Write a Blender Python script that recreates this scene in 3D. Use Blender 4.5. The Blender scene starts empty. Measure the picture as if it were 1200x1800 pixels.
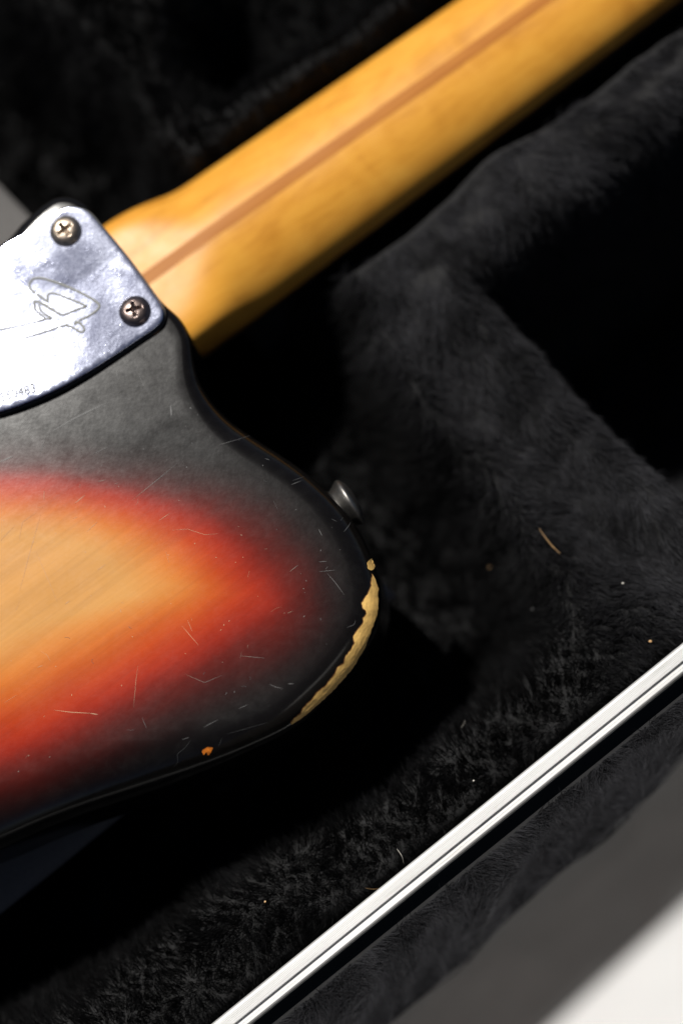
import bpy, bmesh, math, random
import numpy as np
from mathutils import Vector, Matrix
from mathutils.bvhtree import BVHTree
from mathutils.geometry import delaunay_2d_cdt

random.seed(7)
rng = np.random.default_rng(11)
scene = bpy.context.scene
COL = scene.collection

# ------------------------------------------------------------------ camera
# z = 0 is the flat back of the guitar body, metres; the photographer leans over the case from its near side
DIST = 0.60
TILT = math.radians(15.0)
AZ = Vector((0.40, -0.917, 0)).normalized()
CAM = AZ * (DIST * math.sin(TILT)) + Vector((0, 0, DIST * math.cos(TILT)))
FWD = (-CAM).normalized()
RIGHT = FWD.cross(Vector((0, 1, 0))).normalized()
UP = RIGHT.cross(FWD).normalized()
FOCAL = 67.2
K = (36.0 / 1800.0) / FOCAL
cam_data = bpy.data.cameras.new("camera")
cam_data.sensor_fit = 'VERTICAL'
cam_data.sensor_height = 36.0
cam_data.sensor_width = 24.0
cam_data.lens = FOCAL
cam_data.clip_start = 0.01
cam_data.clip_end = 50.0
cam_data.dof.use_dof = True
cam_data.dof.focus_distance = DIST
cam_data.dof.aperture_fstop = 2.9
cam = bpy.data.objects.new("camera", cam_data)
m = Matrix((RIGHT, UP, -FWD)).transposed().to_4x4()
m.translation = CAM
cam.matrix_world = m
COL.objects.link(cam)
scene.camera = cam


def ray(px, py):
    return (FWD + RIGHT * ((px - 600) * K) - UP * ((py - 900) * K)).normalized()


def P(px, py, z=0.0):
    """where a line of sight through the photograph meets the height z"""
    d = ray(px, py)
    return CAM + d * ((z - CAM.z) / d.z)


# ------------------------------------------------------------------ light
g = ray(-240, 335)
SUN = Vector((g.x, g.y, -g.z)).normalized()          # direction towards the sun
sun_el = math.asin(SUN.z)
sun_az = math.atan2(SUN.x, SUN.y)
world = bpy.data.worlds.new("World")
scene.world = world
world.use_nodes = True
wn = world.node_tree.nodes
wl = world.node_tree.links
sky = wn.new('ShaderNodeTexSky')
sky.sky_type = 'NISHITA'
sky.sun_disc = False
sky.sun_elevation = sun_el
sky.sun_rotation = sun_az
sky.air_density = 0.45
sky.dust_density = 0.6
sky.ozone_density = 0.4
wl.new(sky.outputs[0], wn['Background'].inputs[0])
wn['Background'].inputs[1].default_value = 0.05
sl = bpy.data.lights.new("sun", 'SUN')
sl.energy = 5.0
sl.angle = math.radians(0.55)
sl.color = (1.0, 0.965, 0.91)
so = bpy.data.objects.new("sun", sl)
so.rotation_euler = SUN.to_track_quat('Z', 'Y').to_euler()
so.location = SUN * 2
COL.objects.link(so)
scene.view_settings.view_transform = 'Standard'
scene.view_settings.look = 'None'
scene.view_settings.exposure = 0.0
scene.view_settings.gamma = 1.0
scene.view_settings.use_curve_mapping = False


# ------------------------------------------------------------------ helpers
def link(name, me, mat=None, parent=None, smooth=True, **props):
    o = bpy.data.objects.new(name, me)
    COL.objects.link(o)
    if mat is not None:
        me.materials.append(mat)
    if parent is not None:
        o.parent = parent
    if smooth and me.polygons:
        me.polygons.foreach_set('use_smooth', np.ones(len(me.polygons), dtype=bool))
    for k, v in props.items():
        o[k] = v
    return o


def mesh(name, verts, faces):
    me = bpy.data.meshes.new(name)
    me.from_pydata([tuple(v) for v in verts], [], [tuple(f) for f in faces])
    me.update()
    return me


def fix_normals(me):
    bm = bmesh.new()
    bm.from_mesh(me)
    bmesh.ops.recalc_face_normals(bm, faces=bm.faces)
    bm.to_mesh(me)
    bm.free()
    return me


def empty(name, loc, **props):
    o = bpy.data.objects.new(name, None)
    o.empty_display_size = 0.02
    COL.objects.link(o)
    o.location = loc
    for k, v in props.items():
        o[k] = v
    return o


def under(child, root):
    """parent keeping world coordinates"""
    child.parent = root
    child.matrix_parent_inverse = Matrix.Translation(-root.location)
    return child


def catmull(pts, n=10, closed=True):
    pts = np.array(pts, float)
    out = []
    N = len(pts)
    rngi = range(N) if closed else range(N - 1)
    for i in rngi:
        if closed:
            p0, p1, p2, p3 = pts[(i - 1) % N], pts[i], pts[(i + 1) % N], pts[(i + 2) % N]
        else:
            p0, p1, p2, p3 = pts[max(i - 1, 0)], pts[i], pts[i + 1], pts[min(i + 2, N - 1)]
        for k in range(n):
            t = k / n
            out.append(0.5 * ((2 * p1) + (-p0 + p2) * t + (2 * p0 - 5 * p1 + 4 * p2 - p3) * t * t
                              + (-p0 + 3 * p1 - 3 * p2 + p3) * t ** 3))
    if not closed:
        out.append(pts[-1])
    return np.array(out)


def resample(poly, step, closed=True):
    p = np.vstack([poly, poly[:1]]) if closed else np.asarray(poly)
    seg = np.linalg.norm(np.diff(p, axis=0), axis=1)
    s = np.concatenate([[0], np.cumsum(seg)])
    n = max(4, int(s[-1] / step))
    t = np.linspace(0, s[-1], n + (0 if closed else 1), endpoint=not closed)
    return np.stack([np.interp(t, s, p[:, k]) for k in range(p.shape[1])], axis=1)


def sdf(pts, poly):
    """signed distance, positive inside"""
    pts = np.asarray(pts, float)
    d2 = np.full(len(pts), 1e9)
    inside = np.zeros(len(pts), bool)
    n = len(poly)
    for i in range(n):
        a, b = poly[i], poly[(i + 1) % n]
        e = b - a
        w = pts - a
        t = np.clip((w @ e) / max(e @ e, 1e-18), 0, 1)
        q = w - t[:, None] * e
        d2 = np.minimum(d2, (q * q).sum(1))
        c = ((a[1] > pts[:, 1]) != (b[1] > pts[:, 1]))
        with np.errstate(divide='ignore', invalid='ignore'):
            xx = e[0] * (pts[:, 1] - a[1]) / (e[1] if e[1] != 0 else 1e-18) + a[0]
        inside ^= c & (pts[:, 0] < xx)
    d = np.sqrt(d2)
    return np.where(inside, d, -d)


def sstep(x, a, b):
    t = np.clip((x - a) / (b - a), 0, 1)
    return t * t * (3 - 2 * t)


_tab = rng.random((256, 256))


def vnoise(x, y, scale, seed=0):
    """smooth value noise in -1..1"""
    x = x / scale + seed * 17.3 + 1000
    y = y / scale + seed * 9.7 + 1000
    xi, yi = np.floor(x).astype(int), np.floor(y).astype(int)
    fx, fy = x - xi, y - yi
    fx = fx * fx * (3 - 2 * fx)
    fy = fy * fy * (3 - 2 * fy)
    a = _tab[xi % 256, yi % 256]
    b = _tab[(xi + 1) % 256, yi % 256]
    c = _tab[xi % 256, (yi + 1) % 256]
    d = _tab[(xi + 1) % 256, (yi + 1) % 256]
    return 2 * ((a * (1 - fx) + b * fx) * (1 - fy) + (c * (1 - fx) + d * fx) * fy) - 1


class Mat:
    def __init__(self, name):
        self.m = bpy.data.materials.new(name)
        self.m.use_nodes = True
        self.n = self.m.node_tree.nodes
        self.l = self.m.node_tree.links
        self.b = self.n['Principled BSDF']

    def set(self, **kw):
        for k, v in kw.items():
            key = k.replace('_', ' ')
            for i in self.b.inputs:
                if i.name.lower() == key.lower():
                    i.default_value = v
        return self

    def node(self, t, **kw):
        nd = self.n.new(t)
        for k, v in kw.items():
            if k in nd.inputs:
                nd.inputs[k].default_value = v
            else:
                setattr(nd, k, v)
        return nd

    def coord(self, scale=(1, 1, 1), rotz=0.0):
        tc = self.n.new('ShaderNodeTexCoord')
        mp = self.n.new('ShaderNodeMapping')
        mp.inputs['Scale'].default_value = scale
        mp.inputs['Rotation'].default_value = (0, 0, rotz)
        self.l.new(tc.outputs['Object'], mp.inputs[0])
        return mp.outputs[0]

    def noise(self, vec, scale, detail=4, rough=0.55, dist=0.0):
        nd = self.node('ShaderNodeTexNoise')
        nd.inputs['Scale'].default_value = scale
        nd.inputs['Detail'].default_value = detail
        nd.inputs['Roughness'].default_value = rough
        nd.inputs['Distortion'].default_value = dist
        self.l.new(vec, nd.inputs['Vector'])
        return nd.outputs[0]

    def ramp(self, fac, stops, interp='LINEAR'):
        nd = self.n.new('ShaderNodeValToRGB')
        cr = nd.color_ramp
        cr.interpolation = interp
        while len(cr.elements) < len(stops):
            cr.elements.new(0.5)
        for e, (p, c) in zip(cr.elements, stops):
            e.position = p
            e.color = c if len(c) == 4 else (*c, 1)
        self.l.new(fac, nd.inputs[0])
        return nd.outputs[0]

    def mr(self, fac, a, b, c, d):
        nd = self.n.new('ShaderNodeMapRange')
        for k, v in zip((1, 2, 3, 4), (a, b, c, d)):
            nd.inputs[k].default_value = v
        self.l.new(fac, nd.inputs[0])
        return nd.outputs[0]

    def math(self, op, a, b):
        nd = self.n.new('ShaderNodeMath')
        nd.operation = op
        for i, v in enumerate((a, b)):
            if hasattr(v, 'node'):
                self.l.new(v, nd.inputs[i])
            else:
                nd.inputs[i].default_value = v
        return nd.outputs[0]

    def mix(self, fac, a, b, mode='MIX'):
        nd = self.n.new('ShaderNodeMix')
        nd.data_type = 'RGBA'
        nd.blend_type = mode
        for i, v in ((0, fac), (6, a), (7, b)):
            if hasattr(v, 'node'):
                self.l.new(v, nd.inputs[i])
            else:
                nd.inputs[i].default_value = v if i == 0 else (*v, 1)
        return nd.outputs[2]

    def to(self, out, key):
        self.l.new(out, self.b.inputs[key])

    def bump(self, h, strength, dist=0.001, key='Normal'):
        nd = self.n.new('ShaderNodeBump')
        nd.inputs['Strength'].default_value = strength
        nd.inputs['Distance'].default_value = dist
        self.l.new(h, nd.inputs['Height'])
        self.l.new(nd.outputs[0], self.b.inputs[key])
        return nd


def attr(mt, name):
    nd = mt.n.new('ShaderNodeAttribute')
    nd.attribute_name = name
    return nd


# ------------------------------------------------------------------ key directions of the guitar
NECK0 = P(268, 482, -0.0285)                         # stripe where it meets the body
NECK1 = P(946, 0, -0.0305)
NDIR = Vector((NECK1.x - NECK0.x, NECK1.y - NECK0.y, 0)).normalized()   # towards the headstock
NLAT = Vector((NDIR.y, -NDIR.x, 0))                                     # towards the horn
GRAIN = math.atan2(NDIR.y, NDIR.x)

# ------------------------------------------------------------------ materials
# sunburst lacquer
mb = Mat('sunburst_lacquer')
ba = attr(mb, 'burst').outputs['Fac']
co = mb.coord()
n1 = mb.noise(co, 55, 5, 0.6)
n1b = mb.noise(co, 420, 4, 0.6)
bj = mb.math('ADD', ba, mb.math('MULTIPLY', mb.math('SUBTRACT', n1, 0.5), 0.004))
bj = mb.math('ADD', bj, mb.math('MULTIPLY', mb.math('SUBTRACT', n1b, 0.5), 0.0015))
fac = mb.mr(bj, -0.014, 0.045, 0, 1)
burst = mb.ramp(fac, [(0.0, (0.004, 0.0039, 0.0036)), (0.16, (0.008, 0.0045, 0.0036)), (0.33, (0.085, 0.006, 0.003)),
                      (0.46, (0.34, 0.016, 0.003)), (0.62, (0.46, 0.055, 0.005)), (0.80, (0.58, 0.175, 0.020)),
                      (1.0, (0.58, 0.30, 0.085))], 'B_SPLINE')
gco = mb.coord()
gm = mb.n.new('ShaderNodeMapping')
gm.inputs['Rotation'].default_value = (0, 0, -GRAIN)
mb.l.new(gco, gm.inputs[0])
gm2 = mb.n.new('ShaderNodeMapping')
gm2.inputs['Scale'].default_value = (5, 95, 1)
mb.l.new(gm.outputs[0], gm2.inputs[0])
gr = mb.noise(gm2.outputs[0], 1.0, 5, 0.6, 0.6)
gm3 = mb.n.new('ShaderNodeMapping')
gm3.inputs['Scale'].default_value = (30, 900, 1)
mb.l.new(gm.outputs[0], gm3.inputs[0])
gr2 = mb.noise(gm3.outputs[0], 1.0, 3, 0.6, 0.3)
gmul = mb.math('MULTIPLY', mb.mr(gr, 0.34, 0.56, 0.83, 1.0), mb.mr(gr2, 0.3, 0.65, 0.93, 1.0))
gcol = mb.mix(1.0, burst, mb.ramp(gmul, [(0, (0, 0, 0)), (1, (1, 1, 1))]), 'MULTIPLY')
# dusty haze in the worn lacquer
dust = mb.mr(mb.noise(co, 240, 8, 0.72, 0.4), 0.47, 0.80, 0.0, 0.012)
dust2 = mb.mr(mb.noise(co, 38, 6, 0.65, 0.8), 0.40, 0.75, 0.25, 1.0)
col = mb.mix(mb.math('MULTIPLY', dust, dust2), gcol, (0.55, 0.55, 0.54))
mb.to(col, 'Base Color')
rgh = mb.math('ADD', mb.mr(mb.noise(co, 45, 7, 0.7, 0.8), 0.3, 0.7, 0.138, 0.178),
              mb.mr(mb.noise(co, 420, 6, 0.75, 0.5), 0.3, 0.7, -0.012, 0.018))
mb.to(rgh, 'Roughness')
mb.set(Specular_IOR_Level=0.30)
mb.bump(mb.noise(co, 900, 4, 0.6), 0.025, 0.0004)
MAT_BODY = mb.m

# chrome
mc = Mat('pitted_chrome')
co = mc.coord()
big = mc.noise(co, 70, 5, 0.6, 1.2)
mc.to(mc.ramp(big, [(0.3, (0.42, 0.45, 0.60)), (0.6, (0.68, 0.72, 0.88))]), 'Base Color')  # bluish base paints some of the sky's reflection into the metal
fine = mc.noise(co, 1900, 3, 0.6)
mc.to(mc.math('ADD', mc.mr(big, 0.35, 0.68, 0.104, 0.128), mc.mr(fine, 0.3, 0.7, -0.012, 0.018)), 'Roughness')
mc.set(Metallic=1.0)
vo = mc.n.new('ShaderNodeTexVoronoi')
vo.inputs['Scale'].default_value = 1500
mc.l.new(co, vo.inputs['Vector'])
pit = mc.mr(vo.outputs['Distance'], 0.0, 0.30, 0.0, 1.0)
msk = mc.mr(mc.noise(co, 160, 4, 0.6), 0.45, 0.66, 0.0, 1.0)
h = mc.math('ADD', mc.math('MULTIPLY', mc.math('MULTIPLY', pit, msk), 0.5), mc.math('MULTIPLY', mc.noise(co, 1300, 3, 0.6), 0.5))
mc.bump(h, 0.16, 0.0002)
MAT_CHROME = mc.m

me_ = Mat('engraved_metal')
me_.set(Base_Color=(0.24, 0.24, 0.21, 1), Metallic=0.0, Roughness=0.6)
MAT_ENGRAVE = me_.m


def plain(name, color, rough, metal=0.0, nscale=120, var=0.25, bump=0.0, bscale=400, **kw):
    t = Mat(name)
    c = t.coord()
    n = t.noise(c, nscale, 5, 0.6)
    lo = tuple(v * (1 - var) for v in color)
    hi = tuple(min(1, v * (1 + var)) for v in color)
    t.to(t.ramp(n, [(0.3, lo), (0.7, hi)]), 'Base Color')
    t.set(Roughness=rough, Metallic=metal, **kw)
    if bump:
        t.bump(t.noise(c, bscale, 4, 0.6), bump, 0.0006)
    return t.m


MAT_GASKET = plain('black_gasket', (0.012, 0.012, 0.011), 0.5)
MAT_SCREW_A = plain('tarnished_nickel', (0.40, 0.33, 0.26), 0.34, 1.0, 500, 0.4, 0.15, 1500)
MAT_SCREW_B = plain('dark_tarnished_steel', (0.20, 0.155, 0.14), 0.30, 1.0, 500, 0.35, 0.12, 1500)
MAT_STEEL = plain('aged_steel', (0.22, 0.21, 0.195), 0.42, 1.0, 500, 0.25, 0.08, 1800)
MAT_BARE = plain('bare_alder', (0.84, 0.51, 0.15), 0.6, 0, 300, 0.22, 0.5, 330)
MAT_ORANGE = plain('orange_chip', (0.62, 0.17, 0.015), 0.4, 0, 900, 0.5)
MAT_FRET = plain('rosewood', (0.035, 0.018, 0.012), 0.5)
msc = Mat('scratch_marks')
msc.to(msc.ramp(attr(msc, 'tone').outputs['Fac'], [(0.0, (0.055, 0.055, 0.055)), (1.0, (0.46, 0.23, 0.09))]), 'Base Color')
msc.set(Roughness=0.5)
MAT_SCRATCH = msc.m
MAT_SHELL = plain('black_case_shell', (0.012, 0.012, 0.012), 0.5, 0, 900, 0.3, 0.3, 1500)
MAT_CLOTH = plain('grey_cloth', (0.105, 0.10, 0.096), 0.85, 0, 900, 0.15, 0.4, 2500)
MAT_LIDFAB = plain('grey_lid_fabric', (0.028, 0.0265, 0.025), 0.8, 0, 45, 0.22, 0.3, 900)
MAT_WHITE = plain('white_trim', (0.80, 0.80, 0.78), 0.55, 0, 60, 0.05)
MAT_FLOOR = plain('floor', (0.30, 0.27, 0.23), 0.6, 0, 30, 0.2)

# maple
mm = Mat('aged_maple')
co = mm.coord()
r1 = mm.n.new('ShaderNodeMapping')
r1.inputs['Rotation'].default_value = (0, 0, -GRAIN)
mm.l.new(co, r1.inputs[0])
r2 = mm.n.new('ShaderNodeMapping')
r2.inputs['Scale'].default_value = (14, 70, 14)
mm.l.new(r1.outputs[0], r2.inputs[0])
f1 = mm.noise(r2.outputs[0], 1.0, 4, 0.55, 1.4)
r3 = mm.n.new('ShaderNodeMapping')
r3.inputs['Scale'].default_value = (45, 34, 34)
mm.l.new(r1.outputs[0], r3.inputs[0])
f2 = mm.noise(r3.outputs[0], 1.0, 4, 0.6, 1.0)
r4 = mm.n.new('ShaderNodeMapping')
r4.inputs['Scale'].default_value = (90, 900, 200)
mm.l.new(r1.outputs[0], r4.inputs[0])
f3 = mm.noise(r4.outputs[0], 1.0, 3, 0.6, 0.4)
fm = mm.math('ADD', mm.math('ADD', mm.math('MULTIPLY', f1, 0.42), mm.math('MULTIPLY', f2, 0.30)), mm.math('MULTIPLY', f3, 0.28))
mm.to(mm.ramp(fm, [(0.34, (0.47, 0.185, 0.018)), (0.5, (0.66, 0.30, 0.038)), (0.66, (0.74, 0.37, 0.055))]), 'Base Color')
mm.to(mm.mr(mm.noise(co, 90, 5, 0.6), 0.3, 0.7, 0.30, 0.44), 'Roughness')
mm.set(Specular_IOR_Level=0.3)
MAT_MAPLE = mm.m
ms = Mat('walnut_stripe')
co = ms.coord()
r1 = ms.n.new('ShaderNodeMapping')
r1.inputs['Rotation'].default_value = (0, 0, -GRAIN)
ms.l.new(co, r1.inputs[0])
r2 = ms.n.new('ShaderNodeMapping')
r2.inputs['Scale'].default_value = (35, 500, 35)
ms.l.new(r1.outputs[0], r2.inputs[0])
f1 = ms.noise(r2.outputs[0], 1.0, 4, 0.6, 0.8)
ms.to(ms.ramp(f1, [(0.3, (0.34, 0.11, 0.012)), (0.7, (0.46, 0.175, 0.022))]), 'Base Color')
ms.set(Roughness=0.45, Specular_IOR_Level=0.15)
MAT_STRIPE = ms.m

# aluminium rail
ma = Mat('brushed_aluminium')
co = ma.coord()
ra_ = ma.n.new('ShaderNodeMapping')
ra_.inputs['Rotation'].default_value = (0, 0, -0.68)
ma.l.new(co, ra_.inputs[0])
rb_ = ma.n.new('ShaderNodeMapping')
rb_.inputs['Scale'].default_value = (25, 420, 60)
ma.l.new(ra_.outputs[0], rb_.inputs[0])
n = ma.noise(rb_.outputs[0], 1.0, 7, 0.7, 0.5)
ma.to(ma.ramp(n, [(0.28, (0.44, 0.44, 0.42)), (0.46, (0.60, 0.60, 0.59)), (0.7, (0.68, 0.68, 0.67))]), 'Base Color')
ma.set(Metallic=0.5, Roughness=0.42)
MAT_RAIL = ma.m

# plush
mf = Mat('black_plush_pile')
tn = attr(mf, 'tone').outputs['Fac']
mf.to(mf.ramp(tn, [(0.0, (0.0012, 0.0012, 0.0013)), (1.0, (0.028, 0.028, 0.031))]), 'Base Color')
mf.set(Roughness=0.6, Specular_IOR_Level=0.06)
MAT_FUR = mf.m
MAT_BACKING = plain('black_plush_backing', (0.006, 0.006, 0.0065), 0.9, 0, 200, 0.4)

# ------------------------------------------------------------------ guitar body
AXB = np.array([218.0, 458.0])
LOC = lambda a, b: (AXB[0] - 0.82 * a + 0.57 * b, AXB[1] + 0.57 * a + 0.82 * b)
out_px = [(0, 428), (36, 394), (72, 362), (106, 345), (142, 352), (169, 380), (205, 432), (250, 488), (286, 532),
          (318, 562), (336, 596), (341, 632), (350, 668), (370, 702), (402, 735), (450, 768), (505, 803), (556, 842),
          (604, 890), (638, 945), (660, 1000), (668, 1045), (663, 1090), (646, 1130), (617, 1175), (574, 1224),
          (512, 1277), (440, 1314), (350, 1352), (250, 1388), (120, 1432), (0, 1482)]
loc_pts = [(1090, 660), (1380, 730), (1680, 830), (1960, 770), (2180, 450), (2250, 0), (2190, -430), (1960, -760),
           (1640, -860), (1300, -740), (950, -610), (600, -670), (320, -720), (170, -650), (220, -480), (380, -340), (440, -250),
           (350, -160)]
out_px += [LOC(a, b) for a, b in loc_pts]
pts = np.array([P(x, y, -0.003)[:2] for x, y in out_px])
outl = resample(catmull(pts, 12), 0.0012)
for _ in range(2):
    outl = 0.25 * np.roll(outl, 1, 0) + 0.5 * outl + 0.25 * np.roll(outl, -1, 0)
N = len(outl)
area = 0.5 * np.sum(outl[:, 0] * np.roll(outl[:, 1], -1) - np.roll(outl[:, 0], -1) * outl[:, 1])
if area < 0:
    outl = outl[::-1].copy()
tang = np.roll(outl, -1, 0) - np.roll(outl, 1, 0)
tang /= np.linalg.norm(tang, axis=1)[:, None]
inw = np.stack([-tang[:, 1], tang[:, 0]], 1)             # inward normal (ccw)
heel_c = np.array(P(240, 480)[:2])
dh = np.linalg.norm(outl - heel_c, axis=1)
rad = 0.0030 + (0.0085 - 0.0030) * sstep(dh, 0.028, 0.070)
for _ in range(20):
    rad = (np.roll(rad, 1) + rad + np.roll(rad, -1)) / 3
THICK = 0.0445
# belly contour: the surface falls away below this line
bl = np.array([P(x, y)[:2] for x, y in [(620, 1290), (430, 1292), (330, 1312), (200, 1345), (90, 1382), (0, 1412), (-160, 1450), (-420, 1560)]])


def belly(xy):
    xy = np.asarray(xy)
    d2 = np.full(len(xy), 1e9)
    sg = np.zeros(len(xy))
    tt = np.zeros(len(xy))
    for i in range(len(bl) - 1):
        a, b = bl[i], bl[i + 1]
        e = b - a
        w = xy - a
        t = np.clip((w @ e) / (e @ e), 0, 1)
        q = w - t[:, None] * e
        dd = (q * q).sum(1)
        cr = e[0] * w[:, 1] - e[1] * w[:, 0]
        upd = dd < d2
        d2 = np.where(upd, dd, d2)
        sg = np.where(upd, np.sign(cr), sg)
        tt = np.where(upd, i + t, tt)
    d = np.sqrt(d2) * sg                                  # positive below the line
    k = sstep(tt, 0.0, 3.0)
    s = np.clip(d + 0.004, 0, 0.05)
    return k * (s * s / (s + 0.006)) * 0.62


burst_px = [(-60, 812), (60, 812), (150, 822), (300, 850), (400, 880), (480, 930), (536, 1000), (548, 1062), (525, 1112), (450, 1165),
            (330, 1224), (220, 1285), (100, 1345), (0, 1385), (-120, 1425)]
burst_px += [LOC(a, b) for a, b in [(1380, 560), (1680, 660), (1940, 560), (2050, 300), (2080, 0), (2040, -320), (1860, -600),
                                    (1600, -700), (1300, -590), (950, -440), (700, -260), (580, 60)]]
burst_poly = catmull([P(x, y)[:2] for x, y in burst_px], 5)

RINGS = 9
verts = []
ring_xy = []
for k in range(RINGS + 1):
    a = (math.pi / 2) * k / RINGS
    off = rad * (1 - math.cos(a))
    xy = outl + inw * off[:, None]
    z = -rad + rad * math.sin(a) - belly(xy)
    ring_xy.append(xy)
    verts.append(np.column_stack([xy, z]))
low = []
for dz in (0.012, 0.024):
    low.append(np.column_stack([outl, -belly(outl) - rad - dz]))
bot = [np.column_stack([outl, np.full(N, -THICK + 0.004)]), np.column_stack([outl + inw * 0.004, np.full(N, -THICK)])]
layers = [bot[1], bot[0], low[1], low[0]] + verts
V = np.vstack(layers)
F = []
for L in range(len(layers) - 1):
    b0, b1 = L * N, (L + 1) * N
    for i in range(N):
        j = (i + 1) % N
        F.append((b0 + i, b0 + j, b1 + j, b1 + i))
F.append(tuple(range(N - 1, -1, -1)))
# flat interior
last = ring_xy[-1]
gx, gy = np.meshgrid(np.arange(outl[:, 0].min(), outl[:, 0].max(), 0.003), np.arange(outl[:, 1].min(), outl[:, 1].max(), 0.003))
gp = np.column_stack([gx.ravel(), gy.ravel()]) + rng.uniform(-3e-4, 3e-4, (gx.size, 2))
gd = sdf(gp, last[::3])
gp = gp[gd > 0.0016]
vin = [Vector(p) for p in last] + [Vector(p) for p in gp]
ov, oe, of, iv, ie, iff = delaunay_2d_cdt(vin, [(i, (i + 1) % N) for i in range(N)], [], 1, 1e-7)
ovn = np.array([tuple(v) for v in ov])
base = (len(layers) - 1) * N
idx = []
extra = []
for i, orig in enumerate(iv):
    if orig and orig[0] < N:
        idx.append(base + orig[0])
    else:
        idx.append(len(V) + len(extra))
        extra.append(ovn[i])
extra = np.array(extra)
V = np.vstack([V, np.column_stack([extra, -belly(extra)])])
for f in of:
    F.append(tuple(idx[i] for i in f))
body_me = mesh('body', V, F)
bv = sdf(V[:, :2], burst_poly)
qv = V - np.array(CAM)
qz = qv @ np.array(FWD)
vpx, vpy = 600 + (qv @ np.array(RIGHT)) / qz / K, 900 - (qv @ np.array(UP)) / qz / K
fast = 1 + 0.95 * (1 - sstep(vpx, 120, 440)) * (1 - sstep(vpy, 900, 1120))     # narrower fade on the neck side
fast *= 1 - 0.22 * sstep(vpx, 300, 460)
bv = np.where(bv > 0, bv * fast, bv)
at = body_me.attributes.new('burst', 'FLOAT', 'POINT')
at.data.foreach_set('value', bv.astype(np.float32))
GUITAR = empty('electric_guitar', P(300, 900, -THICK), label='worn sunburst electric guitar lying face down in the black plush case', category='guitar')
body = under(link('body', body_me, MAT_BODY), GUITAR)
BVH = BVHTree.FromPolygons([tuple(v) for v in V], F)


def on_body(px, py, lift=0.00008):
    d = ray(px, py)
    h, nn, _, _ = BVH.ray_cast(CAM, d)
    if h is None:
        return None
    if nn.z < -0.2:
        nn = -nn
    return h + nn * lift


def decal(name, poly_px, mat, step=2.2, lift=0.00008, parent=None, dome=0.0):
    """a thin flake following the lacquer, its outline as seen on the guitar"""
    poly = np.array(poly_px, float)
    poly = resample(poly, step)
    x0, y0 = poly.min(0)
    x1, y1 = poly.max(0)
    gx, gy = np.meshgrid(np.arange(x0, x1, step), np.arange(y0, y1, step))
    q = np.column_stack([gx.ravel(), gy.ravel()])
    dd = sdf(q, poly)
    q = q[dd > step * 0.5]
    n0 = len(poly)
    ov, oe, of, iv, ie, iff = delaunay_2d_cdt([Vector(p) for p in poly] + [Vector(p) for p in q],
                                               [(i, (i + 1) % n0) for i in range(n0)], [], 1, 1e-6)
    o2 = np.array([tuple(v) for v in ov])
    ds = np.clip(sdf(o2, poly), 0, 6)
    vs, ok = [], []
    for (x, y), e in zip(o2, ds):
        p = on_body(x, y, lift - dome * min(e / 6.0, 1))
        ok.append(p is not None)
        vs.append(p if p is not None else Vector((0, 0, 0)))
    fs = [f for f in of if all(ok[i] for i in f)]
    fs = [f if ((vs[f[1]] - vs[f[0]]).cross(vs[f[2]] - vs[f[0]])).z > 0 else tuple(reversed(f)) for f in fs]
    me = mesh(name, vs, fs)
    return under(link(name, me, mat), parent or GUITAR)


def jag(points, amp=1.6, step=3.0, seed=1):
    r = random.Random(seed)
    p = resample(np.array(points, float), step)
    t = np.roll(p, -1, 0) - np.roll(p, 1, 0)
    t /= np.linalg.norm(t, axis=1)[:, None] + 1e-9
    nn = np.stack([-t[:, 1], t[:, 0]], 1)
    w = np.array([r.uniform(-1, 1) for _ in p])
    w = 0.6 * w + 0.4 * np.roll(w, 1)
    return p + nn * (w * amp)[:, None]


# bare wood along the horn edge
chip_in = [(652, 1008), (654, 1012), (651, 1022), (652, 1030), (648, 1040), (641, 1052), (635, 1061), (637, 1069), (643, 1073),
           (644, 1079), (638, 1088), (637, 1097), (628, 1107), (621, 1119), (623, 1131), (617, 1142), (608, 1152), (603, 1168),
           (593, 1172), (589, 1185), (579, 1195), (571, 1207), (557, 1217), (549, 1229), (532, 1245), (528, 1255), (514, 1265), (511, 1274)]
chip_out = [(524, 1266), (545, 1250), (566, 1231), (586, 1212), (606, 1190), (623, 1168), (637, 1145), (647, 1122), (653, 1104), (660, 1086),
            (664, 1068), (664, 1050), (664, 1034), (660, 1022), (656, 1012)]
MAT_RIM = plain('stained_wood_rim', (0.17, 0.07, 0.02), 0.6, 0, 500, 0.5)


def grow(poly, k):
    p = np.array(poly, float)
    t = np.roll(p, -1, 0) - np.roll(p, 1, 0)
    t /= np.linalg.norm(t, axis=1)[:, None] + 1e-9
    nn = np.stack([t[:, 1], -t[:, 0]], 1)
    ar = 0.5 * np.sum(p[:, 0] * np.roll(p[:, 1], -1) - np.roll(p[:, 0], -1) * p[:, 1])
    return p + nn * (k if ar > 0 else -k)


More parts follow.
